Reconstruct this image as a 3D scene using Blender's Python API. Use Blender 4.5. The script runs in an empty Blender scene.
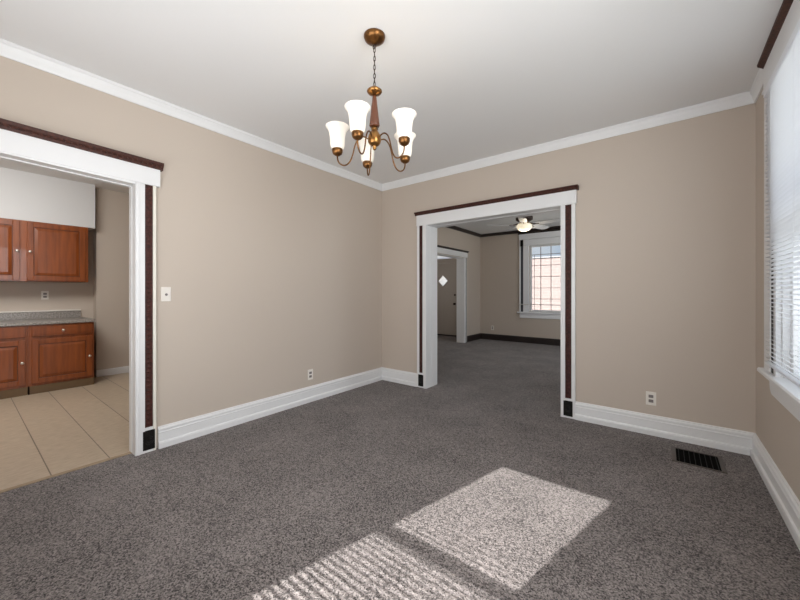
import bpy, bmesh, math, random
from mathutils import Vector, Matrix
random.seed(4)
PI = math.pi
sc = bpy.context.scene

# ------------------------------------------------------------------ camera
cam_d = bpy.data.cameras.new('camera'); cam = bpy.data.objects.new('camera', cam_d)
sc.collection.objects.link(cam)
cam.location = (0, 0, 1.23)
cam.rotation_euler = (PI/2, 0, math.atan(265/343))
cam_d.sensor_width = 36; cam_d.lens = 36*343/800
cam_d.shift_y = -8/800; cam_d.clip_start = 0.02; cam_d.clip_end = 200
sc.camera = cam

# ------------------------------------------------------------------ world
w = bpy.data.worlds.new('sky'); sc.world = w; w.use_nodes = True
nt = w.node_tree; nt.nodes.clear()
out = nt.nodes.new('ShaderNodeOutputWorld'); bg = nt.nodes.new('ShaderNodeBackground')
tc = nt.nodes.new('ShaderNodeTexCoord'); ns = nt.nodes.new('ShaderNodeTexNoise')
ns.inputs['Scale'].default_value = 3; ns.inputs['Detail'].default_value = 5
cr = nt.nodes.new('ShaderNodeValToRGB')
cr.color_ramp.elements[0].position = .45; cr.color_ramp.elements[0].color = (.36, .50, .66, 1)
cr.color_ramp.elements[1].position = .75; cr.color_ramp.elements[1].color = (.72, .76, .8, 1)
nt.links.new(tc.outputs['Generated'], ns.inputs['Vector'])
nt.links.new(ns.outputs['Fac'], cr.inputs['Fac'])
nt.links.new(cr.outputs['Color'], bg.inputs['Color'])
bg.inputs['Strength'].default_value = 1.0
nt.links.new(bg.outputs['Background'], out.inputs['Surface'])

# ------------------------------------------------------------------ lights
def light(name, kind, loc, energy, color=(1, 1, 1), rot=(0, 0, 0), size=None, direction=None):
    l = bpy.data.lights.new(name, kind); l.energy = energy; l.color = color
    o = bpy.data.objects.new(name, l); sc.collection.objects.link(o); o.location = loc
    if direction is not None:
        o.rotation_euler = Vector(direction).to_track_quat('-Z', 'Y').to_euler()
    else:
        o.rotation_euler = rot
    if kind == 'AREA':
        l.shape = 'RECTANGLE'; l.size, l.size_y = size
    elif size: 
        l.shadow_soft_size = size
    return o
sun = light('sun', 'SUN', (-3, -8, 8), 23, (1, .97, .93), direction=(.25, 1, -.858)); sun.data.angle = math.radians(.5)
light('near_room_fill', 'AREA', (-1.4, -.44, 1.55), 56, (.985, .99, 1), direction=(-.12, 1, .55), size=(2.6, 1.7))  # added soft fill lamp inside the room, behind the camera
light('right_window_daylight', 'AREA', (1.05, 2.5, 1.75), 15, (.96, .98, 1), direction=(-1, 0, 0), size=(1.6, 1.9))
light('side_opening_fill', 'AREA', (.72, .8, 1.65), 46, (.96, .98, 1), direction=(-1, .35, -.05), size=(.9, 1.6))  # added fill lamp outside an unseen opening near the camera
light('living_opening_fill', 'AREA', (.75, 6.6, 1.65), 36, (.90, .95, 1), direction=(-1, 0, -.1), size=(1.5, 1.6))  # added fill lamp outside an unseen front room side opening
light('entry_fill', 'AREA', (-5.6, 6.6, 1.6), 9, (1, .97, .93), direction=(1, .2, 0), size=(1.2, 1.4))  # added fill lamp inside the entry hall, its side wall has no window
light('kitchen_ceiling_area', 'AREA', (-4.9, -.1, 2.68), 64, (1, .985, .96), direction=(-.5, .1, -1), size=(1.3, 1.1))  # area lamp added under the kitchen ceiling, unseen and without a fixture
sc.view_settings.view_transform = 'Standard'; sc.view_settings.look = 'None'
sc.view_settings.exposure = 0.0; sc.view_settings.gamma = 1; sc.view_settings.use_curve_mapping = False
sc.cycles.use_denoising = True
sc.cycles.max_bounces = 10; sc.cycles.diffuse_bounces = 7; sc.cycles.sample_clamp_indirect = 8

# ------------------------------------------------------------------ materials
def M(name, col, rough=.5, metal=0, noise=None, bump=None, emit=None, spec=None, coat=None):
    """noise = (scale xyz, colour2, lo, hi, detail); bump = (scale xyz, strength, distance)"""
    m = bpy.data.materials.new(name); m.use_nodes = True
    t = m.node_tree; b = t.nodes['Principled BSDF']
    b.inputs['Base Color'].default_value = (*col, 1); b.inputs['Roughness'].default_value = rough
    b.inputs['Metallic'].default_value = metal
    if spec is not None: b.inputs['Specular IOR Level'].default_value = spec
    if coat: b.inputs['Coat Weight'].default_value = coat
    tcn = t.nodes.new('ShaderNodeTexCoord')
    def nz(scale, detail=4):
        mp = t.nodes.new('ShaderNodeMapping'); mp.inputs['Scale'].default_value = scale
        t.links.new(tcn.outputs['Object'], mp.inputs['Vector'])
        n = t.nodes.new('ShaderNodeTexNoise'); n.inputs['Scale'].default_value = 1; n.inputs['Detail'].default_value = detail
        t.links.new(mp.outputs['Vector'], n.inputs['Vector']); return n
    if noise:
        n = nz(noise[0], noise[4] if len(noise) > 4 else 4)
        c = t.nodes.new('ShaderNodeValToRGB')
        c.color_ramp.elements[0].position = noise[2]; c.color_ramp.elements[0].color = (*noise[1], 1)
        c.color_ramp.elements[1].position = noise[3]; c.color_ramp.elements[1].color = (*col, 1)
        t.links.new(n.outputs['Fac'], c.inputs['Fac']); t.links.new(c.outputs['Color'], b.inputs['Base Color'])
    if bump:
        n = nz(bump[0]); bp = t.nodes.new('ShaderNodeBump')
        bp.inputs['Strength'].default_value = bump[1]; bp.inputs['Distance'].default_value = bump[2]
        t.links.new(n.outputs['Fac'], bp.inputs['Height']); t.links.new(bp.outputs['Normal'], b.inputs['Normal'])
    if emit:
        b.inputs['Emission Color'].default_value = (*emit[0], 1); b.inputs['Emission Strength'].default_value = emit[1]
    return m

wall_m = M('beige_paint', (.555, .482, .412), .75, noise=((.7, .7, .7), (.545, .472, .402), .35, .65), bump=((90, 90, 90), .08, .002))
white_wall_m = M('white_wall_paint', (.66, .66, .66), .8, bump=((90, 90, 90), .08, .002))
ceil_m = M('ceiling_paint', (.80, .80, .80), .85, bump=((60, 60, 60), .1, .002))
trim_m = M('white_trim_paint', (.78, .785, .79), .35, bump=((40, 40, 40), .03, .002))
bright_m = M('lit_trim_white', (.90, .91, .93), .25)  # trim white with extra light put into the colour, for the backlit front window
cream_m = M('cream_trim_paint', (.80, .77, .69), .4)
dark_m = M('dark_carved_wood', (.075, .021, .015), .5, spec=.25, noise=((60, 60, 60), (.03, .011, .009), .3, .7), bump=((150, 150, 150), .3, .002))
brown_m = M('brown_cap_wood', (.085, .028, .018), .5, spec=.3, noise=((70, 70, 70), (.035, .014, .011), .3, .7))
black_m = M('black_carved_wood', (.007, .006, .005), .5, spec=.25, bump=((120, 120, 120), .5, .003))
darkbase_m = M('dark_baseboard_wood', (.022, .015, .013), .4)
slate_m = M('slate_dark_strip', (.05, .055, .07), .4)
cherry_m = M('cherry_wood', (.29, .072, .012), .36, noise=((26, 26, 2.2), (.17, .038, .006), .3, .72, 6), coat=.15)
cherry_dark_m = M('cherry_wood_groove', (.11, .032, .012), .45, noise=((26, 26, 2.2), (.08, .02, .008), .3, .7, 6))
toe_m = M('toe_kick_wood', (.14, .085, .04), .6)
counter_m = M('speckled_laminate', (.38, .35, .32), .3, noise=((70, 70, 70), (.19, .17, .155), .38, .62, 6))
nickel_m = M('satin_nickel', (.75, .72, .68), .3, 1)
bronze_m = M('antique_bronze', (.24, .11, .035), .33, .9, noise=((30, 30, 30), (.11, .05, .018), .3, .7))
brass_m = M('antique_brass', (.42, .22, .075), .28, 1, noise=((24, 24, 24), (.24, .11, .035), .3, .7))
iron_m = M('dark_bronze', (.05, .03, .022), .5, .4)
plate_m = M('plastic_plate', (.80, .76, .70), .35)
slot_m = M('socket_grey', (.20, .18, .17), .5)
hole_m = M('vent_black', (.003, .003, .003), .9, spec=.05)
ventf_m = M('vent_brown_metal', (.10, .085, .075), .5, .3)
ventl_m = M('shaded_louvre_metal', (.012, .011, .010), .6, spec=.2)  # louvre colour darkened to put shade into the vent
blind_m = M('blind_white_vinyl', (.86, .87, .89), .45)
t = blind_m.node_tree; b = t.nodes['Principled BSDF']
tr = t.nodes.new('ShaderNodeBsdfTranslucent'); tr.inputs['Color'].default_value = (.86, .88, .92, 1)
mx = t.nodes.new('ShaderNodeMixShader'); mx.inputs[0].default_value = .3
t.links.new(b.outputs[0], mx.inputs[1]); t.links.new(tr.outputs[0], mx.inputs[2]); t.links.new(mx.outputs[0], t.nodes['Material Output'].inputs['Surface'])
door_m = M('door_paint', (.43, .38, .33), .5)
muntin_m = M('leaded_bar', (.24, .18, .18), .4)
blade_m = M('fan_blade_white', (.62, .63, .66), .4)
shade_m = M('frosted_glass_shade', (.84, .82, .77), .3, emit=((1, .84, .62), .24))
bulb_m = M('lit_bulb', (1, .9, .7), .3, emit=((1, .78, .48), 6))
bowl_m = M('frosted_fan_bowl', (.95, .9, .8), .3, emit=((1, .85, .6), .7))
thresh_m = M('threshold_wood', (.36, .27, .18), .6, noise=((30, 8, 30), (.26, .19, .12), .3, .7))
pink_m = M('pink_brick', (.62, .50, .47), .9)
ground_m = M('pale_ground', (.35, .34, .31), .95, noise=((2, 2, 2), (.26, .27, .22), .3, .7))
roof_m = M('grey_roof', (.2, .2, .21), .8)

# glass: mostly straight-through
glass_m = bpy.data.materials.new('window_glass'); glass_m.use_nodes = True
t = glass_m.node_tree; t.nodes.clear()
o_ = t.nodes.new('ShaderNodeOutputMaterial'); a_ = t.nodes.new('ShaderNodeBsdfTransparent'); g_ = t.nodes.new('ShaderNodeBsdfGlossy')
a_.inputs[0].default_value = (.95, .96, .97, 1); g_.inputs['Roughness'].default_value = .03
m_ = t.nodes.new('ShaderNodeMixShader'); m_.inputs[0].default_value = .05
t.links.new(a_.outputs[0], m_.inputs[1]); t.links.new(g_.outputs[0], m_.inputs[2]); t.links.new(m_.outputs[0], o_.inputs[0])

frost_m = bpy.data.materials.new('frosted_pane'); frost_m.use_nodes = True
t = frost_m.node_tree; t.nodes.clear()
o_ = t.nodes.new('ShaderNodeOutputMaterial'); a_ = t.nodes.new('ShaderNodeBsdfTranslucent'); a_.inputs[0].default_value = (.97, .97, .97, 1)
g_ = t.nodes.new('ShaderNodeBsdfTransparent'); m_ = t.nodes.new('ShaderNodeMixShader'); m_.inputs[0].default_value = .25
t.links.new(a_.outputs[0], m_.inputs[1]); t.links.new(g_.outputs[0], m_.inputs[2]); t.links.new(m_.outputs[0], o_.inputs[0])
# pink brick with courses
t = pink_m.node_tree; b = t.nodes['Principled BSDF']
tcn = t.nodes.new('ShaderNodeTexCoord'); mp = t.nodes.new('ShaderNodeMapping'); mp.inputs['Rotation'].default_value = (PI/2, 0, 0)
bk = t.nodes.new('ShaderNodeTexBrick'); bk.inputs['Scale'].default_value = 1
bk.inputs['Brick Width'].default_value = .42; bk.inputs['Row Height'].default_value = .14; bk.inputs['Mortar Size'].default_value = .012
bk.inputs['Color1'].default_value = (.20, .158, .147, 1); bk.inputs['Color2'].default_value = (.185, .145, .135, 1); bk.inputs['Mortar'].default_value = (.215, .185, .175, 1)
t.links.new(tcn.outputs['Object'], mp.inputs[0]); t.links.new(mp.outputs[0], bk.inputs['Vector']); t.links.new(bk.outputs['Color'], b.inputs['Base Color'])

# carpet
carpet_m = bpy.data.materials.new('grey_brown_carpet'); carpet_m.use_nodes = True
t = carpet_m.node_tree; b = t.nodes['Principled BSDF']; b.inputs['Roughness'].default_value = .95
b.inputs['Specular IOR Level'].default_value = .1; b.inputs['Sheen Weight'].default_value = .15
tcn = t.nodes.new('ShaderNodeTexCoord')
def vor(scale):
    v = t.nodes.new('ShaderNodeTexVoronoi'); v.inputs['Scale'].default_value = scale
    t.links.new(wob.outputs['Vector'], v.inputs['Vector']); sp = t.nodes.new('ShaderNodeSeparateColor')
    t.links.new(v.outputs['Color'], sp.inputs[0]); return v, sp.outputs[0]
def ma(op, a, b_):
    n = t.nodes.new('ShaderNodeMath'); n.operation = op
    for i, x in enumerate((a, b_)):
        if isinstance(x, (int, float)): n.inputs[i].default_value = x
        else: t.links.new(x, n.inputs[i])
    return n.outputs[0]
wob = t.nodes.new('ShaderNodeMapping'); t.links.new(tcn.outputs['Object'], wob.inputs['Vector'])
v1, o1 = vor(185); v2, o2 = vor(105); v3, o3 = vor(40)
n2 = t.nodes.new('ShaderNodeTexNoise'); n2.inputs['Scale'].default_value = 2.6; n2.inputs['Detail'].default_value = 5
t.links.new(tcn.outputs['Object'], n2.inputs['Vector'])
val = ma('ADD', ma('ADD', ma('MULTIPLY', o1, .78), ma('MULTIPLY', o2, .16)), ma('ADD', ma('MULTIPLY', o3, .06), ma('MULTIPLY', ma('SUBTRACT', n2.outputs['Fac'], .5), .42)))
c1 = t.nodes.new('ShaderNodeValToRGB')
c1.color_ramp.elements[0].position = .14; c1.color_ramp.elements[0].color = (.032, .027, .0255, 1)
c1.color_ramp.elements[1].position = .90; c1.color_ramp.elements[1].color = (.285, .25, .237, 1)
t.links.new(val, c1.inputs['Fac']); t.links.new(c1.outputs['Color'], b.inputs['Base Color'])
bp = t.nodes.new('ShaderNodeBump'); bp.inputs['Strength'].default_value = .5; bp.inputs['Distance'].default_value = .004
t.links.new(o1, bp.inputs['Height']); t.links.new(bp.outputs['Normal'], b.inputs['Normal'])

# kitchen tile
tile_m = bpy.data.materials.new('beige_floor_tile'); tile_m.use_nodes = True
t = tile_m.node_tree; b = t.nodes['Principled BSDF']; b.inputs['Roughness'].default_value = .42
tcn = t.nodes.new('ShaderNodeTexCoord'); mp = t.nodes.new('ShaderNodeMapping'); mp.inputs['Location'].default_value = (20, -.085, 0)
bk = t.nodes.new('ShaderNodeTexBrick'); bk.offset = 0; bk.inputs['Scale'].default_value = 1
bk.inputs['Brick Width'].default_value = 40; bk.inputs['Row Height'].default_value = .306; bk.inputs['Mortar Size'].default_value = .0035
bk.inputs['Mortar Smooth'].default_value = .1
bk.inputs['Color1'].default_value = (.50, .41, .31, 1); bk.inputs['Color2'].default_value = (.52, .425, .32, 1); bk.inputs['Mortar'].default_value = (.19, .155, .12, 1)
nn = t.nodes.new('ShaderNodeTexNoise'); nn.inputs['Detail'].default_value = 6
m2 = t.nodes.new('ShaderNodeMapping'); m2.inputs['Scale'].default_value = (10, 3, 1)
mixc = t.nodes.new('ShaderNodeMix'); mixc.data_type = 'RGBA'; mixc.blend_type = 'MULTIPLY'; mixc.inputs['Factor'].default_value = 1
rr = t.nodes.new('ShaderNodeValToRGB'); rr.color_ramp.elements[0].position = .3; rr.color_ramp.elements[0].color = (.82, .80, .77, 1); rr.color_ramp.elements[1].position = .65
t.links.new(tcn.outputs['Object'], mp.inputs[0]); t.links.new(mp.outputs[0], bk.inputs['Vector'])
t.links.new(tcn.outputs['Object'], m2.inputs[0]); t.links.new(m2.outputs[0], nn.inputs['Vector']); t.links.new(nn.outputs['Fac'], rr.inputs['Fac'])
t.links.new(bk.outputs['Color'], mixc.inputs[6]); t.links.new(rr.outputs['Color'], mixc.inputs[7]); t.links.new(mixc.outputs[2], b.inputs['Base Color'])

# ------------------------------------------------------------------ mesh helpers
class MB:
    def __init__(s): s.bm = bmesh.new()
    def box(s, x0, x1, y0, y1, z0, z1, bev=0, seg=1):
        vs = [s.bm.verts.new(p) for p in ((x0,y0,z0),(x1,y0,z0),(x1,y1,z0),(x0,y1,z0),(x0,y0,z1),(x1,y0,z1),(x1,y1,z1),(x0,y1,z1))]
        fs = [s.bm.faces.new([vs[i] for i in f]) for f in ((3,2,1,0),(4,5,6,7),(0,1,5,4),(1,2,6,5),(2,3,7,6),(3,0,4,7))]
        if bev:
            es = {e for f in fs for e in f.edges}
            bmesh.ops.bevel(s.bm, geom=list(es), offset=bev, segments=seg, affect='EDGES')
        return s
    def prism(s, prof, a, b, nrm, up=(0, 0, 1)):
        """closed profile [(u,z)] swept from a to b; u along nrm, z along up"""
        a, b, nrm, up = Vector(a), Vector(b), Vector(nrm), Vector(up)
        r0 = [s.bm.verts.new(a + nrm*u + up*z) for u, z in prof]
        r1 = [s.bm.verts.new(b + nrm*u + up*z) for u, z in prof]
        n = len(prof)
        for i in range(n):
            s.bm.faces.new((r0[i], r0[(i+1) % n], r1[(i+1) % n], r1[i]))
        s.bm.faces.new(r0[::-1]); s.bm.faces.new(r1)
        return s
    def lathe(s, prof, c=(0, 0, 0), n=24, axis='z', close=False):
        c = Vector(c); rings = []
        for r, z in prof:
            ring = []
            for k in range(n):
                a = 2*PI*k/n
                p = (r*math.cos(a), r*math.sin(a), z)
                if axis == 'x': p = (z, p[0], p[1])
                if axis == 'y': p = (p[0], z, p[1])
                ring.append(s.bm.verts.new(c + Vector(p)))
            rings.append(ring)
        for i in range(len(rings)-1):
            for k in range(n):
                s.bm.faces.new((rings[i][k], rings[i][(k+1) % n], rings[i+1][(k+1) % n], rings[i+1][k]))
        s.bm.faces.new(rings[0][::-1]) if not close else None
        s.bm.faces.new(rings[-1]) if not close else None
        return s
    def tube(s, pts, r, n=8, closed=False):
        pts = [Vector(p) for p in pts]; rings = []
        N = len(pts); ref = None
        for i, p in enumerate(pts):
            d = (pts[(i+1) % N] - pts[i-1]) if closed else (pts[min(i+1, N-1)] - pts[max(i-1, 0)])
            d.normalize()
            if ref is None: ref = d.orthogonal().normalized()
            ref = (ref - d*ref.dot(d)).normalized(); q = d.cross(ref)
            rings.append([s.bm.verts.new(p + (ref*math.cos(2*PI*k/n) + q*math.sin(2*PI*k/n))*r) for k in range(n)])
        for i in range(N if closed else N-1):
            A, B = rings[i], rings[(i+1) % N]
            for k in range(n): s.bm.faces.new((A[k], A[(k+1) % n], B[(k+1) % n], B[k]))
        if not closed: s.bm.faces.new(rings[0][::-1]); s.bm.faces.new(rings[-1])
        return s
    def poly(s, pts, thick):
        """flat polygon with thickness vector"""
        tv = Vector(thick); a = [s.bm.verts.new(p) for p in pts]; b = [s.bm.verts.new(Vector(p)+tv) for p in pts]; n = len(pts)
        s.bm.faces.new(a[::-1]); s.bm.faces.new(b)
        for i in range(n): s.bm.faces.new((a[i], a[(i+1) % n], b[(i+1) % n], b[i]))
        return s
    def build(s, name, mat, parent=None, smooth=False, loc=None):
        bmesh.ops.recalc_face_normals(s.bm, faces=s.bm.faces[:])
        me = bpy.data.meshes.new(name)
        if loc is not None: bmesh.ops.translate(s.bm, verts=s.bm.verts[:], vec=-Vector(loc))
        s.bm.to_mesh(me); s.bm.free()
        me.materials.append(mat)
        if smooth:
            for p in me.polygons: p.use_smooth = True
        o = bpy.data.objects.new(name, me); sc.collection.objects.link(o)
        if loc is not None: o.location = loc
        if parent is not None:
            o.parent = parent
            if loc is None: o.matrix_parent_inverse = Matrix.Translation(parent.location).inverted()
        return o
def B(x0, x1, y0, y1, z0, z1, bev=0): return MB().box(x0, x1, y0, y1, z0, z1, bev)
def struct(o, label=None):
    o['kind'] = 'structure'
    if label: o['label'] = label
    return o
def thing(name, loc, label, cat, group=None):
    o = bpy.data.objects.new(name, None); sc.collection.objects.link(o); o.location = loc; o.empty_display_size = .05
    o['label'] = label; o['category'] = cat
    if group: o['group'] = group
    return o
def sthing(name, loc, label=None):
    o = bpy.data.objects.new(name, None); sc.collection.objects.link(o); o.location = loc; o.empty_display_size = .05
    return struct(o, label)
def tag(o, label, cat, group=None):
    o['label'] = label; o['category'] = cat
    if group: o['group'] = group
    return o

# ------------------------------------------------------------------ shell
XL, XR, YF, YN, H = -3.165, .54, 3.68, -.5, 2.74
XLB = -3.29            # kitchen side of left wall
YFB = 3.92             # living side of far wall
YE = 8.46              # house front wall
XLL = -3.86            # living room left wall
OL0, OL1, OLZ = -.35, .825, 2.085          # opening to kitchen
OF0, OF1, OFZ = -2.405, -.812, 2.085        # opening to living room

def wall_x(name, x0, x1, y0, y1, openings, mat=wall_m, label=None):
    """wall slab normal to x with openings (y0,y1,z0,z1) sorted"""
    m = MB(); y = y0
    for (a, b_, z0, z1) in openings:
        m.box(x0, x1, y, a, 0, H)
        if z0 > 0: m.box(x0, x1, a, b_, 0, z0)
        m.box(x0, x1, a, b_, z1, H); y = b_
    m.box(x0, x1, y, y1, 0, H)
    return struct(m.build(name, mat), label)
def wall_y(name, y0, y1, x0, x1, openings, mat=wall_m, label=None):
    m = MB(); x = x0
    for (a, b_, z0, z1) in openings:
        m.box(x, a, y0, y1, 0, H)
        if z0 > 0: m.box(a, b_, y0, y1, 0, z0)
        m.box(a, b_, y0, y1, z1, H); x = b_
    m.box(x, x1, y0, y1, 0, H)
    return struct(m.build(name, mat), label)

WR = (2.05, 2.95, .73, 2.52)      # right window opening y0 y1 z0 z1
WN = (-1.687, -.947, .783, 2.593)     # near wall window x0 x1 z0 z1
WV = (-2.60, -1.62, .75, 2.36)    # living room front window x0 x1 z0 z1
DV = (-5.46, -4.54, 0, 2.06)      # front door
wall_x('wall_left', XLB, XL, YN, YF, [(OL0, OL1, 0, OLZ)], label='beige wall with the wide kitchen opening')
wall_y('wall_far', YF, YFB, -6.9, XR, [(OF0, OF1, 0, OFZ)], label='beige wall with the wide opening to the front room')
wall_x('wall_right', XR, XR+.14, YN-.14, YE+.16, [(.35, 1.25, .8, 2.5), WR, (5.9, 7.3, .8, 2.5)], label='beige wall with the blind-covered window')  # first and last openings are added to let in the side fill lamps
wall_y('wall_near', YN-.14, YN, XL-.125, XR, [WN], label='beige wall behind the viewer')
wall_x('wall_living_left', XLL-.18, XLL, YFB, YE, [(5.95, 7.5, 0, 2.05)], label='shaded wall of the front room with the entry opening')
# front wall with window, door, transom
m = MB()
m.box(-5.9, DV[0], YE, YE+.16, 0, H); m.box(DV[0], DV[1], YE, YE+.16, 2.06, 2.16); m.box(DV[0], DV[1], YE, YE+.16, 2.50, H)
m.box(DV[1], WV[0], YE, YE+.16, 0, H); m.box(WV[0], WV[1], YE, YE+.16, 0, WV[2]); m.box(WV[0], WV[1], YE, YE+.16, WV[3], H)
m.box(WV[1], XR, YE, YE+.16, 0, H)
struct(m.build('wall_front', wall_m), 'front wall of the house with door and leaded window')
wall_x('wall_entry', -5.9, -5.76, 5.0, YE, [], label='side wall of the entry hall')
wall_y('wall_entry_near', 4.86, 5.0, -5.9, XLL-.18, [], label='near wall of the entry hall')
wall_x('wall_kitchen', -6.84, -6.68, -1.6, YF, [], label='wall behind the kitchen cabinets')
wall_y('wall_kitchen_near', -1.74, -1.6, -6.84, XLB, [], label='near wall of the kitchen')
wall_x('wall_kitchen_right', XLB, XL-.002, -1.6, YN-.14, [])
struct(B(-6.68, -6.50, 1.24, YF, 0, H).build('wall_kitchen_side', wall_m), 'beige wall standing forward right of the kitchen cabinets')
struct(B(-6.68, -6.36, -1.6, 1.20, 2.128, H).build('wall_soffit', white_wall_m), 'white boxed soffit above the hanging cabinets')
struct(MB().box(XLB, XR+.14, YN-.14, YE+.16, H, H+.12).box(-6.84, XLB, -1.74, YE+.16, H, H+.12).build('ceiling', ceil_m), 'flat white ceiling')
m = MB(); m.box(XLB+.06, XR, YN-.14, YF, -.1, 0); m.box(XLL-.18, XR, YF, YE, -.1, 0); m.box(-5.76, XLL-.18, 5.0, YE, -.1, 0)
struct(m.build('floor', carpet_m), 'grey brown cut pile carpet')
struct(B(-6.68, XLB+.06, -1.6, YF, -.1, -.001).build('floor_kitchen', tile_m), 'beige stone-look kitchen floor tiles')
struct(B(XLB+.045, XLB+.075, OL0, OL1, -.02, .006, .002).build('trim_threshold', thresh_m), 'thin wooden strip between tile and carpet')
struct(B(-30, 30, YE+.16, 45, -.6, -.5).build('ground', ground_m), 'pale ground in front of the house')
struct(B(XR+.14, 30, -20, YE+.16, -.6, -.5).build('ground_side', ground_m), 'pale ground beside the house')

# ------------------------------------------------------------------ crown and baseboards
CR = [(0, 2.652), (.010, 2.652), (.014, 2.662), (.020, 2.690), (.030, 2.715), (.036, 2.722), (.036, H), (0, H)]
DCR = [(0, 2.672), (.03, 2.672), (.045, 2.70), (.06, 2.72), (.06, H), (0, H)]
BBP = [(0, 0), (.034, 0), (.034, .038), (.030, .050), (.020, .054), (.020, .118), (.023, .122), (.018, .130), (.018, .138), (.023, .142), (.020, .152), (.012, .158), (.010, .166), (0, .169)]
def mould(name, prof, a, b_, n, mat, label=None):
    return struct(MB().prism(prof, a, b_, n).build(name, mat), label)
mould('trim_1', CR, (XL, YN, 0), (XL, YF, 0), (1, 0, 0), trim_m, 'white crown moulding on the left wall')
mould('trim_2', CR, (XL, YF, 0), (XR, YF, 0), (0, -1, 0), trim_m, 'white crown moulding on the far wall')
mould('trim_3', CR, (XR, YF, 0), (XR, 3.27, 0), (-1, 0, 0), trim_m, 'short white crown moulding beside the window head')
mould('baseboard_left', BBP, (XL, .97, 0), (XL, YF, 0), (1, 0, 0), trim_m, 'tall white baseboard on the left wall')
m = MB().prism(BBP, (XL, YF, 0), (-2.545, YF, 0), (0, -1, 0)); m.prism(BBP, (-.686, YF, 0), (XR, YF, 0), (0, -1, 0))
struct(m.build('baseboard_far', trim_m), 'tall white baseboard on the far wall')
mould('baseboard_right', BBP, (XR, YN, 0), (XR, YF, 0), (-1, 0, 0), trim_m, 'tall white baseboard below the window')
KB = [(0, 0), (.015, 0), (.015, .085), (.008, .1), (0, .1)]
mould('baseboard_kitchen', KB, (-6.50, 1.24, 0), (-6.50, YF, 0), (1, 0, 0), trim_m, 'low white baseboard in the kitchen')
DB = [(0, 0), (.025, 0), (.025, .12), (.012, .147), (0, .147)]
m = MB().prism(DB, (XLL, YE, 0), (XR, YE, 0), (0, -1, 0))
struct(m.build('baseboard_front', darkbase_m), 'dark baseboard under the leaded window')
m = MB().prism(DB, (XLL, 7.65, 0), (XLL, YE, 0), (1, 0, 0)).prism(DB, (XLL, YFB, 0), (XLL, 5.8, 0), (1, 0, 0))
struct(m.build('baseboard_living', darkbase_m), 'dark baseboard beside the entry opening')
mould('trim_4', DCR, (XLL, YFB, 0), (XLL, YE, 0), (1, 0, 0), darkbase_m, 'dark crown moulding over the entry opening')
mould('trim_5', DCR, (XLL, YE, 0), (XR, YE, 0), (0, -1, 0), darkbase_m, 'dark crown moulding over the leaded window')

# ------------------------------------------------------------------ cased openings
class Ax:
    """maps (along, out, z) on a wall face to world"""
    def __init__(s, kind, c, sgn): s.k, s.c, s.s = kind, c, sgn
    def p(s, a, u, z): return (s.c + s.s*u, a, z) if s.k == 'x' else (a, s.c + s.s*u, z)
    def box(s, m, a0, a1, u0, u1, z0, z1, bev=0):
        p, q = s.p(a0, u0, z0), s.p(a1, u1, z1)
        m.box(min(p[0], q[0]), max(p[0], q[0]), min(p[1], q[1]), max(p[1], q[1]), z0, z1, bev)
    def n(s): return (s.s, 0, 0) if s.k == 'x' else (0, s.s, 0)

def casing_side(ax, root, edge, d, z1, tilt=0, strip=(.040, .058), wid=.145, outer_m=trim_m, smat=dark_m, plinth=True):
    """edge = opening edge, d = +1/-1 away from the opening. white bands with a dark carved strip between"""
    zt = z1
    s0 = wid - strip[0] - strip[1]
    def A(t0, t1): return (edge + d*t0, edge + d*t1) if d > 0 else (edge + d*t1, edge + d*t0)
    z0 = .19 if plinth else 0
    m = MB()
    a = A(0, s0); ax.box(m, *a, 0, .030, 0, zt, .002)
    a = A(.012, .022); ax.box(m, *a, .030, .034, 0, zt, .001)
    m.build('casing', trim_m, root)
    m = MB(); a = A(s0+strip[1], wid); ax.box(m, *a, 0, .028, 0, zt, .003); 
    m.build('casing_edge', outer_m, root)
    # dark carved strip with a row of small raised lozenges
    m = MB(); a = A(s0, s0+strip[1]); ax.box(m, *a, 0, .018, z0, zt)
    mid = (a[0]+a[1])/2; hw = strip[1]*.32; z = z0+.03
    n = Vector(ax.n())
    while z < zt-.03:
        c = [Vector(ax.p(mid-hw, .018, z)), Vector(ax.p(mid, .018, z-.016)), Vector(ax.p(mid+hw, .018, z)), Vector(ax.p(mid, .018, z+.016))]
        vs = [m.bm.verts.new(p) for p in c]; tp = m.bm.verts.new(sum(c, Vector())/4 + n*.005)
        for i in range(4): m.bm.faces.new((vs[i], vs[(i+1) % 4], tp))
        z += .036
    m.build('carved_strip', smat, root)
    if plinth:
        m = MB(); a = A(s0-.016, s0+strip[1]+.012); lo, hi = a
        ax.box(m, *A(s0, s0+strip[1]), 0, .026, .165, z0, 0)
        ax.box(m, lo, hi, 0, .026, 0, .02)
        m.build('plinth_rail', trim_m, root)
        m = MB(); ax.box(m, *a, 0, .031, .018, .168, .003)
        # scrolled ridges on the block
        cx, cz = (lo+hi)/2, .093; R = (hi-lo)*.34
        for rr_ in (R, R*.55):
            m.tube([ax.p(cx+rr_*math.cos(q*PI/8), .032, cz+rr_*1.1*math.sin(q*PI/8)) for q in range(16)], .0035, 5, True)
        m.build('carved_block', black_m, root)

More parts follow.
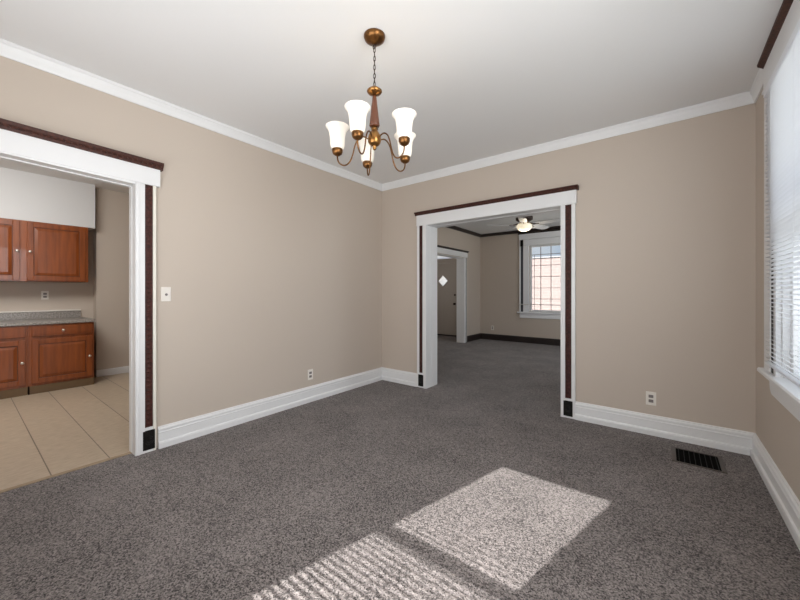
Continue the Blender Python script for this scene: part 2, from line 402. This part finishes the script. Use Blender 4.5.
def head(ax, root, a0, a1, z0, z1, zc, tilt=0, cap_m=brown_m, beads=True):
    """white fascia board with a brown projecting cap; tilt = rise per metre"""
    def zz(a): return tilt*(a-a1)
    n = ax.n()
    m = MB(); m.prism([(0, z0), (.036, z0), (.036, z1), (0, z1)], Vector(ax.p(a0, 0, zz(a0))), Vector(ax.p(a1, 0, 0)), n)
    m.build('header', trim_m, root)
    m = MB(); e = .018
    m.prism([(0, z1), (.040, z1), (.046, z1+(zc-z1)*.3), (.060, z1+(zc-z1)*.62), (.066, zc-.006), (.066, zc), (0, zc)],
            Vector(ax.p(a0-e, 0, zz(a0-e))), Vector(ax.p(a1+e, 0, zz(a1+e))), n)
    if beads:
        a = a0
        while a < a1:
            c = Vector(ax.p(a, .052, zz(a) + z1+(zc-z1)*.42))
            bmesh.ops.create_icosphere(m.bm, subdivisions=1, radius=.0085, matrix=Matrix.Translation(c))
            a += .03
    m.build('header_cap', cap_m, root)

def jamb(ax, root, o0, o1, z, depth, thick=.004, drop=None):
    """lining of the opening: out 0 = wall face, goes back by depth"""
    m = MB()
    for e, d in ((o0, 1), (o1, -1)):
        a = (e-.001, e+thick) if d > 0 else (e-thick, e+.001)
        ax.box(m, *a, -depth, .03, 0, z)
        a = (e, e+thick+.004) if d > 0 else (e-thick-.004, e)
        ax.box(m, *a, -depth*.62, -depth*.42, 0, z)
    if drop:      # sagging head lining: (z at o1, rise per metre towards o0)
        zb, sl = drop; A0, A1 = Vector(ax.p(o0, 0, -sl*(o0-o1))), Vector(ax.p(o1, 0, 0))
        m.prism([(-depth, zb), (.03, zb), (.03, z+.002-.0), (-depth, z+.002)], A0 , A1, ax.n())
        m.prism([(-depth*.62, zb-.006), (-depth*.42, zb-.006), (-depth*.42, zb), (-depth*.62, zb)], A0, A1, ax.n())
    else:
        ax.box(m, o0, o1, -depth, .03, z-thick, z+.001)
        ax.box(m, o0, o1, -depth*.62, -depth*.42, z-thick-.004, z)
    m.build('jamb', trim_m, root)

# kitchen opening (left wall)
ax = Ax('x', XL, 1)
r = sthing('door_1', (XL, (OL0+OL1)/2, 0), 'wide white cased opening to the kitchen with brown carved strips')
jamb(ax, r, OL0, OL1, OLZ, XL-XLB, drop=(2.038, .035))
casing_side(ax, r, OL1, 1, 2.055, outer_m=cream_m, strip=(.021, .053), wid=.130)
casing_side(ax, r, OL0, -1, 2.055, outer_m=cream_m, strip=(.021, .053), wid=.130)
head(ax, r, OL0-.145, .978, 2.052, 2.183, 2.236, tilt=-.024)
# living room opening (far wall)
ax = Ax('y', YF, -1)
r = sthing('door_2', ((OF0+OF1)/2, YF, 0), 'white cased opening to the front room with dark carved strips')
jamb(ax, r, OF0, OF1, OFZ, YFB-YF)
casing_side(ax, r, OF1, 1, 2.09, strip=(.034, .056), wid=.126)
casing_side(ax, r, OF0, -1, 2.09, strip=(.034, .054), wid=.141)
head(ax, r, -2.548, -.676, 2.083, 2.215, 2.255)
# casing on the living side of the same wall is out of sight; entry opening
ax = Ax('x', XLL, 1)
r = sthing('door_3', (XLL, 6.7, 0), 'white cased opening between front room and entry hall')
jamb(ax, r, 5.95, 7.5, 2.05, .18)
casing_side(ax, r, 7.5, 1, 2.06, strip=(.012, .05), wid=.14, smat=darkbase_m, plinth=False)
casing_side(ax, r, 5.95, -1, 2.06, strip=(.012, .05), wid=.14, smat=darkbase_m, plinth=False)
head(ax, r, 5.80, 7.66, 2.07, 2.185, 2.225, cap_m=darkbase_m, beads=False)

# ------------------------------------------------------------------ front door with diamond light and transom
r = sthing('door_4', (-5.0, YE+.05, 0), 'beige front door with a diamond-shaped window')
cx, cz, hs = -5.005, 1.545, .17
m = MB(); y0, y1 = YE+.02, YE+.065
x0, x1, z0, z1 = DV[0]+.02, DV[1]-.02, .03, 2.035
outer = [(x0, z0), (x1, z0), (x1, z1), (x0, z1)]
dia = [(cx, cz-hs), (cx+hs, cz), (cx, cz+hs), (cx-hs, cz)]
ob = [(x0, z0), (cx, z0), (x1, z0), (x1, cz), (x1, z1), (cx, z1), (x0, z1), (x0, cz)]
q = [(ob[0], ob[1], dia[0], dia[3], ob[7]), (ob[1], ob[2], ob[3], dia[1], dia[0]), (ob[3], ob[4], ob[5], dia[2], dia[1]), (ob[5], ob[6], ob[7], dia[3], dia[2])]
for f in q:
    m.poly([(a, y0, z) for a, z in f], (0, y1-y0, 0))
m.build('door_panel', door_m, r)
m = MB()
for i in range(4):
    a, b_ = dia[i], dia[(i+1) % 4]
    m.tube([(a[0], y0, a[1]), (b_[0], y0, b_[1])], .012, 6)
m.build('diamond_frame', door_m, r)
MB().poly([(a, YE+.045, z) for a, z in dia], (0, .004, 0)).build('pane', frost_m, r)
k = MB().lathe([(.028, 0), (.030, -.006), (.012, -.012), (.012, -.035), (.026, -.045), (.030, -.06), (.022, -.072), (.001, -.075)], (-4.62, y0, .90), 14, 'y').build('knob', iron_m, r, True)
MB().lathe([(.026, 0), (.028, -.010), (.018, -.018), (.001, -.02)], (-4.62, y0, 1.147), 14, 'y').build('deadbolt', iron_m, r, True)
m = MB(); m.box(DV[0]-.1, DV[0]+.02, YE-.02, YE+.05, 0, 2.54); m.box(DV[1]-.02, DV[1]+.1, YE-.02, YE+.05, 0, 2.54)
m.box(DV[0]+.02, DV[1]-.02, YE-.02, YE+.05, 2.04, 2.17); m.box(DV[0]+.02, DV[1]-.02, YE-.02, YE+.05, 2.48, 2.54)
m.build('door_frame', door_m, r)
B(DV[0], DV[1], YE+.03, YE+.036, 2.17, 2.48).build('transom_pane', frost_m, r)
B(DV[0], DV[1], YE-.03, YE+.08, 0, .03).build('threshold', darkbase_m, r)

# ------------------------------------------------------------------ windows
def sash(ax, root, a0, a1, z0, z1, u, fr=.045, mun=None):
    s = MB()
    ax.box(s, a0, a0+fr, u-.02, u+.02, z0, z1, .002); ax.box(s, a1-fr, a1, u-.02, u+.02, z0, z1, .002)
    ax.box(s, a0+fr, a1-fr, u-.02, u+.02, z0, z0+fr, .002); ax.box(s, a0+fr, a1-fr, u-.02, u+.02, z1-fr, z1, .002)
    so = s.build('sash', trim_m, root)
    g = MB(); ax.box(g, a0+fr, a1-fr, u-.002, u+.002, z0+fr, z1-fr)
    g.build('pane', glass_m, so)
    return so
# window 1: right wall, behind blinds
ax = Ax('x', XR, -1)
r = sthing('window_1', (XR, 2.5, .73), 'tall white window with dark carved side strip behind the blinds')
m = MB(); ax.box(m, WR[0], WR[0]+.02, -.14, 0, WR[2], WR[3]); ax.box(m, WR[1]-.02, WR[1], -.14, 0, WR[2], WR[3]); ax.box(m, WR[0], WR[1], -.14, 0, WR[3]-.02, WR[3])
m.build('window_frame', trim_m, r)
sash(ax, r, WR[0]+.02, WR[1]-.02, WR[2], 1.66, -.05); sash(ax, r, WR[0]+.02, WR[1]-.02, 1.60, WR[3]-.02, -.095)
for e, d in ((WR[1], 1), (WR[0], -1)):
    def A(t0, t1): return tuple(sorted((e + d*t0, e + d*t1)))
    m = MB(); ax.box(m, *A(0, .05), 0, .025, WR[2], WR[3]+.01, .002); ax.box(m, *A(.14, .30), 0, .025, WR[2], WR[3]+.01, .003)
    m.build('casing', trim_m, r)
    m = MB(); ax.box(m, *A(.05, .14), 0, .019, WR[2], WR[3]+.01); m.build('carved_strip', black_m, r)
m = MB(); ax.box(m, WR[0]-.30, 3.262, 0, .026, WR[3]+.01, 2.705, .002); ax.box(m, WR[0]-.3, 3.262, .026, .034, WR[3]+.01, WR[3]+.03, .002)
m.build('header', trim_m, r)
m = MB().prism([(0, 2.700), (.018, 2.700), (.030, 2.712), (.052, 2.728), (.055, H), (0, H)], (XR, WR[0]-.31, 0), (XR, 3.270, 0), (-1, 0, 0))
m.build('header_cap', brown_m, r)
m = MB(); ax.box(m, WR[0]-.33, 3.265, -.03, .056, .700, .732, .008)
m.build('stool', trim_m, r)
# apron with rounded lower corner
pts = [(WR[0]-.28, .70), (3.12, .70)] + [(3.12 - .07*(1-math.cos(q*PI/12)) , .665 - .065*math.sin(q*PI/12)) for q in range(7)] + [(WR[0]-.28, .60)]
MB().poly([(XR, a, z) for a, z in pts], (-.022, 0, 0)).build('apron', trim_m, r)

# near wall window, only its sun patches show
ax = Ax('y', YN, 1)
r = sthing('window_2', (-1.315, YN, WN[2]), 'white window behind the viewer that throws the two sun patches')
sash(ax, r, WN[0], WN[1], WN[2], 1.668, -.065, .035); sash(ax, r, WN[0], WN[1], 1.665, WN[3], -.106, .035)
m = MB(); ax.box(m, WN[0]-.13, WN[0], 0, .025, WN[2], WN[3]+.13, .002); ax.box(m, WN[1], WN[1]+.13, 0, .025, WN[2], WN[3]+.13, .002); ax.box(m, WN[0], WN[1], 0, .025, WN[3], WN[3]+.13)
m.build('casing', trim_m, r)

# window 3: leaded front room window
ax = Ax('y', YE, -1)
r = sthing('window_3', (-2.1, YE, WV[2]), 'white front window with leaded panes seen through the opening')
so = sash(ax, r, WV[0], WV[1], WV[2], WV[3], -.07, .05)
m = MB()
for x in (-2.344, -2.114, -1.884): m.box(x-.0065, x+.0065, YE+.06, YE+.078, WV[2]+.05, WV[3]-.05)
for z in (2.125, 1.863, 1.595, 1.325, 1.064): m.box(WV[0]+.05, WV[1]-.05, YE+.058, YE+.076, z-.006, z+.006)
m.box(-2.495, -2.487, YE+.06, YE+.07, WV[2]+.05, 2.12)
m.build('muntin', muntin_m, r)
m = MB(); 
for e, d in ((WV[0], -1), (WV[1], 1)):
    def A(t0, t1): return tuple(sorted((e + d*t0, e + d*t1)))
    ax.box(m, *A(-.005, .13), 0, .03, WV[2], 2.50, .002); ax.box(m, *A(.19, .225), 0, .028, WV[2], 2.50, .002)
m.build('casing', bright_m, r)
m = MB(); 
for e, d in ((WV[0], -1), (WV[1], 1)):
    def A(t0, t1): return tuple(sorted((e + d*t0, e + d*t1)))
    ax.box(m, *A(.13, .19), 0, .018, WV[2], 2.50)
m.build('carved_strip', slate_m, r)
m = MB(); ax.box(m, WV[0]-.23, WV[1]+.23, 0, .034, 2.50, 2.635, .002); m.build('header', bright_m, r)
m = MB().prism([(0, 2.635), (.04, 2.635), (.06, 2.66), (0, 2.66)], (WV[0]-.25, YE, 0), (WV[1]+.25, YE, 0), (0, -1, 0)); m.build('header_cap', darkbase_m, r)
m = MB(); ax.box(m, WV[0]-.10, WV[1]+.10, .03, .075, 2.345, 2.49, .006); m.build('valance', bright_m, r)
m = MB(); 
for x in (WV[0]-.165, WV[1]+.165): ax.box(m, x-.028, x+.028, .018, .05, 2.34, 2.49, .003)
m.build('strip_shade', black_m, r)  # black blocks put shade over the unlit top of the slate strips
m = MB(); ax.box(m, WV[0]-.27, WV[1]+.27, -.03, .06, .715, .75, .006); m.build('stool', bright_m, r)
m = MB(); ax.box(m, WV[0]-.22, WV[1]+.22, 0, .022, .60, .715, .004); m.build('apron', bright_m, r)
o = MB().tube([(WV[0]-.235, YE-.05, .93), (WV[1]+.235, YE-.05, .93)], .008, 8)
for x in (WV[0]-.235, WV[1]+.235): o.tube([(x, YE-.028, .93), (x, YE-.054, .93)], .006, 6)
tag(o.build('curtain_rod', nickel_m), 'thin metal rod across the lower front room window', 'curtain rod')

# small exterior things seen through panes
bd = thing('building', (-3, 18, -.5), 'pale pink brick building across the street, seen through the leaded window', 'building')
B(-14, 8, 18, 24, -.5, 2.93).build('wall', pink_m, bd)
B(-14.05, 8.05, 17.95, 24.05, 2.93, 3.0, .01).build('coping', roof_m, bd)

# ------------------------------------------------------------------ blinds
def blind(name, ax, a0, a1, u, ztop, zbot, pitch, wid, tilt, label):
    """tilt: slope of slat, positive lifts the edge nearer the wall"""
    p = ax.p((a0+a1)/2, u, zbot)
    root = thing(name, p, label, 'window blind')
    m = MB(); ax.box(m, a0, a1, u-.014, u+.018, ztop, ztop+.045, .003); m.build('headrail', blind_m, root)
    m = MB(); ax.box(m, a0, a1, u-.013, u+.013, zbot, zbot+.018, .004); m.build('bottom_rail', blind_m, root)
    m = MB(); z = zbot+.035
    while z < ztop-.004:
        prev = None
        for i in range(4):
            f = i/3-.5; c = .0018*(1-4*f*f)
            du = f*wid*math.cos(tilt); dz = -f*wid*math.sin(tilt) + c
            pr = [m.bm.verts.new(ax.p(a, u+du, z+dz)) for a in (a0+.004, a1-.004)]
            if prev: m.bm.faces.new((prev[0], prev[1], pr[1], pr[0]))
            prev = pr
        z += pitch
    m.build('slats', blind_m, root)
    m = MB()
    L = a1-a0
    for a in (a0+.12*L, a0+.5*L, a1-.12*L):
        for s in (-1, 1): m.tube([ax.p(a, u+s*wid*.45, zbot+.01), ax.p(a, u+s*wid*.45, ztop)], .0009, 4)
    m.build('ladder_cord', blind_m, root)
    return root
ax = Ax('x', XR, -1)
bl = blind('window_blind', ax, 1.85, 3.05, .041, 2.425, .790, .0245, .025, math.radians(-24), 'white horizontal mini blind hanging over the right-hand window')
ax2 = Ax('y', YN, 1)
blind('window_blind', ax2, WN[0]-.02, WN[1]+.02, .045, 2.60, .79, .031, .036, math.radians(19), 'white mini blind on the window behind the viewer')

# ------------------------------------------------------------------ chandelier
ch = thing('chandelier', (-1.356, 1.509, H), 'antique bronze five-arm chandelier with frosted glass shades hanging from the ceiling', 'chandelier')
CX, CY = -1.356, 1.509
MB().lathe([(.001, 2.692), (.012, 2.693), (.02, 2.699), (.042, 2.706), (.058, 2.718), (.063, 2.732), (.063, H), (.001, H)][::-1], (CX, CY, 0), 32).build('canopy', bronze_m, ch, True)
m = MB(); m.tube([(CX+.012*math.cos(q*PI/6), CY, 2.676+.012*math.sin(q*PI/6)) for q in range(12)], .0022, 6, True)
z = 2.657; i = 0
while z > 2.445:
    a = (PI/2 if i % 2 else 0) + .5
    m.tube([(CX+.0065*math.cos(q*PI/6)*math.cos(a), CY+.0065*math.cos(q*PI/6)*math.sin(a), z+.0165*math.sin(q*PI/6)) for q in range(12)], .0019, 6, True)
    z -= .0255; i += 1
m.tube([(CX+.004*math.sin(q*1.1), CY+.004*math.cos(q*1.3), 2.69-q*.0135) for q in range(20)], .0012, 5)
m.build('chain', iron_m, ch, True)
MB().lathe([(.001, 2.445), (.010, 2.443), (.012, 2.432), (.030, 2.428), (.043, 2.418), (.045, 2.412), (.038, 2.402), (.018, 2.394), (.010, 2.388), (.001, 2.387)], (CX, CY, 0), 28).build('hub', brass_m, ch, True)
MB().lathe([(.009, 2.390), (.013, 2.37), (.029, 2.225), (.031, 2.212), (.026, 2.204), (.001, 2.204)], (CX, CY, 0), 24).build('column', M('dark_column_wood', (.13, .045, .022), .3), ch, True)
MB().lathe([(.001, 2.206), (.02, 2.204), (.014, 2.196), (.022, 2.190), (.015, 2.182), (.025, 2.172), (.036, 2.15), (.040, 2.130), (.037, 2.112), (.028, 2.098), (.020, 2.092), (.010, 2.086), (.012, 2.078), (.007, 2.068), (.001, 2.065)], (CX, CY, 0), 28).build('body', brass_m, ch, True)
R0, ZC = .22, 2.06
for k in range(5):
    a = math.radians(72*k); ca, sa = math.cos(a), math.sin(a)
    P = [(.03, 2.125), (.05, 2.142), (.075, 2.146), (.10, 2.128), (.117, 2.09), (.128, 2.045), (.143, 2.005), (.165, 1.982), (.190, 1.980), (.211, 1.996), (.2195, 2.02), (.220, 2.045)]
    # smooth it
    pts = []
    for i in range(len(P)-1):
        p0, p1, p2, p3 = P[max(i-1, 0)], P[i], P[i+1], P[min(i+2, len(P)-1)]
        for s_ in (0, .33, .66):
            pts.append(tuple(.5*(2*p1[j] + (p2[j]-p0[j])*s_ + (2*p0[j]-5*p1[j]+4*p2[j]-p3[j])*s_**2 + (3*p1[j]-p0[j]-3*p2[j]+p3[j])*s_**3) for j in (0, 1)))
    pts.append(P[-1])
    MB().tube([(CX+r_*ca, CY+r_*sa, z_) for r_, z_ in pts], .0042, 8).build('arm', bronze_m, ch, True)
    hx, hy = CX+R0*ca, CY+R0*sa
    MB().lathe([(.001, 2.035), (.012, 2.036), (.026, 2.046), (.031, 2.058), (.032, 2.072), (.027, 2.080), (.001, 2.081)], (hx, hy, 0), 20).build('shade_holder', bronze_m, ch, True)
    sh = MB().lathe([(.030, 2.076), (.038, 2.082), (.042, 2.10), (.044, 2.14), (.048, 2.170), (.056, 2.192), (.068, 2.205), (.0685, 2.209), (.054, 2.197), (.045, 2.172), (.041, 2.14), (.039, 2.10), (.030, 2.084)], (hx, hy, 0), 28, close=True).build('glass_shade', shade_m, ch, True)
    MB().lathe([(.001, 2.081), (.011, 2.083), (.012, 2.10), (.02, 2.125), (.022, 2.14), (.015, 2.157), (.001, 2.162)], (hx, hy, 0), 12).build('bulb', bulb_m, sh, True)

# ------------------------------------------------------------------ ceiling fan
FX, FY = -1.985, 6.19
fan = thing('ceiling_fan', (FX, FY, H), 'white-bladed ceiling fan with a lit bowl light in the front room', 'ceiling fan')
MB().lathe([(.001, H), (.08, H), (.085, 2.70), (.05, 2.66), (.05, 2.60), (.135, 2.585), (.145, 2.56), (.145, 2.515), (.10, 2.485), (.001, 2.48)], (FX, FY, 0), 28).build('motor_housing', iron_m, fan, True)
MB().lathe([(.06, 2.49), (.075, 2.475), (.06, 2.452), (.10, 2.448), (.10, 2.44), (.001, 2.44)], (FX, FY, 0), 24).build('light_fitting', brass_m, fan, True)
for k in range(5):
    th = math.radians(31+72*k) + math.atan(265/343)
    d = Vector((math.cos(th), math.sin(th), 0)); s = Vector((-math.sin(th), math.cos(th), 0)); up = Vector((0, 0, 1))
    c = Vector((FX, FY, 2.425)); sl = -.24
    def P(r_, w_): return c + d*r_ + s*w_ + up*(w_*sl)
    pts = [P(.20, -.05), P(.30, -.062), P(.58, -.068), P(.635, -.05), P(.65, 0), P(.635, .05), P(.58, .068), P(.30, .062), P(.20, .05)]
    MB().poly(pts, (0, 0, .007)).build('blade', blade_m, fan)
    MB().tube([c + d*.11 + up*.02, c + d*.17 + up*.0, c + d*.26 - up*.003], .011, 6).build('blade_arm', iron_m, fan, True)
MB().lathe([(.105, 2.44), (.124, 2.425), (.130, 2.40), (.122, 2.36), (.09, 2.33), (.05, 2.316), (.001, 2.313)], (FX, FY, 0), 28).build('bowl_shade', bowl_m, fan, True)
light('fan_lamp', 'POINT', (FX, FY, 2.24), 5, (1, .86, .66), size=.08)

# ------------------------------------------------------------------ kitchen cabinets
XF = -6.025          # base cabinet face
def panel_door(x, y0, y1, z0, z1, parent, name='door', arch=False):
    """raised panel front: x = back plane of the door, faces +x"""
    fr = .058
    m = MB(); t_ = .019
    m.box(x, x+t_, y0, y0+fr, z0, z1, .003); m.box(x, x+t_, y1-fr, y1, z0, z1, .003)
    m.box(x, x+t_, y0+fr, y1-fr, z0, z0+fr, .003); m.box(x, x+t_, y0+fr, y1-fr, z1-fr, z1, .003)
    o = m.build(name, cherry_m, parent)
    B(x, x+.008, y0+fr, y1-fr, z0+fr, z1-fr).build('panel_groove', cherry_dark_m, o)
    m = MB(); a, b_ = y0+fr+.008, y1-fr-.008; c, d = z0+fr+.008, z1-fr-.008; s = .03
    lo = [m.bm.verts.new((x+.008, *p)) for p in ((a, c), (b_, c), (b_, d), (a, d))]
    hi = [m.bm.verts.new((x+.017, *p)) for p in ((a+s, c+s), (b_-s, c+s), (b_-s, d-s), (a+s, d-s))]
    for i in range(4): m.bm.faces.new((lo[i], lo[(i+1) % 4], hi[(i+1) % 4], hi[i]))
    m.bm.faces.new(hi); m.bm.faces.new(lo[::-1])
    m.build('raised_panel', cherry_m, o)
    return o
def knob(x, y, z, parent):
    return MB().lathe([(.006, 0), (.006, .012), (.014, .018), (.016, .024), (.012, .030), (.001, .032)], (x, y, z), 12, 'x').build('knob', nickel_m, parent, True)

def wall_cab(y0, y1, knob_right, label):
    c = thing('wall_cabinet', (-6.52, (y0+y1)/2, 1.365), label, 'cabinet', 'hanging kitchen cabinets')
    B(-6.676, -6.362, y0, y1, 1.365, 2.128).build('body', cherry_m, c)
    d = panel_door(-6.362, y0+.030, y1-.030, 1.378, 2.112, c)
    knob(-6.343, (y1-.055) if knob_right else (y0+.055), 1.74, d)
    return c
wall_cab(-.095, .515, True, 'cherry wood hanging cabinet at the photo edge, left of its twin')
wall_cab(.515, 1.125, False, 'cherry wood hanging cabinet nearest the beige kitchen wall')

def base_cab(y0, y1, knob_y, label, dknob=True):
    c = thing('base_cabinet', (-6.35, (y0+y1)/2, 0), label, 'cabinet', 'kitchen base cabinets')
    B(-6.676, XF, y0+.001, y1-.001, .095, .83).build('body', cherry_m, c)
    B(-6.676, XF+.002, y0+.002, y1-.002, 0, .095).build('toe_kick', toe_m, c)
    d = panel_door(XF, y0+.030, y1-.022, .125, .655, c)
    knob(XF+.019, knob_y, .39, d)
    dr = B(XF, XF+.019, y0+.030, y1-.022, .690, .815, .004).build('drawer', cherry_m, c)
    B(XF+.019, XF+.022, y0+.055, y1-.047, .712, .793, .002).build('drawer_panel', cherry_m, dr)
    if dknob: knob(XF+.021, (y0+y1)/2, .752, dr)
    return c
base_cab(-.085, .525, .475, 'cherry wood base cabinet at the photo edge, door knob on its right')
base_cab(.525, 1.125, 1.075, 'cherry wood base cabinet at the end of the counter beside the beige wall')
B(XF+.001, XF+.009, .527, .537, .0, .10).build('black_strip', hole_m, bpy.data.objects['base_cabinet.001'])  # thin black strip where the two toe kicks meet
m = MB(); m.box(-6.676, -5.995, -.4, 1.135, .832, .868, .006)
ct = m.build('countertop', counter_m); tag(ct, 'speckled grey laminate countertop on the cherry base cabinets', 'countertop')
o = B(-6.676, -6.656, -.4, 1.10, .868, .965, .003).build('backsplash', counter_m, ct)
o = B(-6.676, -6.648, -.4, 1.10, .965, .982, .002).build('ledge', plate_m, ct); o['label'] = 'pale ledge along the top of the backsplash'

# ------------------------------------------------------------------ electrical plates
def outlet(ax, a, z, label, mat=plate_m):
    p = ax.p(a, 0, z)
    r = thing('wall_outlet', p, label, 'outlet')
    m = MB(); ax.box(m, a-.036, a+.036, 0, .006, z-.058, z+.058, .002); m.build('plate', mat, r)
    for s in (-1, 1):
        m = MB(); ax.box(m, a-.017, a+.017, .006, .009, z+s*.020-.013, z+s*.020+.013, .002); m.build('socket', slot_m, r)
    return r
outlet(Ax('x', XL, 1), 2.44, .300, 'white wall outlet low on the left wall above the baseboard')
outlet(Ax('y', YF, -1), -.096, .308, 'white wall outlet low on the far wall right of the opening')
outlet(Ax('x', -6.68, 1), .74, 1.185, 'white outlet on the kitchen wall above the countertop')
outlet(Ax('y', YE, -1), -3.52, .305, 'white outlet low on the front room wall beside the leaded window')
sw = thing('light_switch', (XL, 1.035, 1.213), 'white light switch plate beside the kitchen opening', 'light switch')
ax = Ax('x', XL, 1)
m = MB(); ax.box(m, .992, 1.062, 0, .007, 1.155, 1.270, .003); m.build('plate', plate_m, sw)
MB().lathe([(.010, .006), (.010, .010), (.007, .018), (.001, .019)], (XL, 1.029, 1.210), 12, 'x').build('knob', slot_m, sw, True)
lo = Vector((0, 0, 0))

# ------------------------------------------------------------------ floor register
vx0, vx1, vy0, vy1 = .040, .335, 3.185, 3.470
v = thing('floor_vent', ((vx0+vx1)/2, (vy0+vy1)/2, 0), 'brown metal floor vent set in the carpet near the far right corner', 'vent')
m = MB(); f = .026
m.box(vx0, vx1, vy0, vy0+.012, 0, .007, .002); m.box(vx0, vx1, vy1-.012, vy1, 0, .007, .002)
m.box(vx0, vx0+f, vy0+.012, vy1-.012, 0, .007, .002); m.box(vx1-f, vx1, vy0+.012, vy1-.012, 0, .007, .002)
m.build('vent_frame', ventf_m, v)
B(vx0+f, vx1-f, vy0+.012, vy1-.012, .0005, .002).build('duct_shade', hole_m, v)  # flat black sheet, the dark inside the vent put in as colour
for i in range(8):
    x = vx0+f+.015+i*.0305
    B(x, x+.0035, vy0+.012, vy1-.012, .002, .006).build('louvre', ventl_m, v)
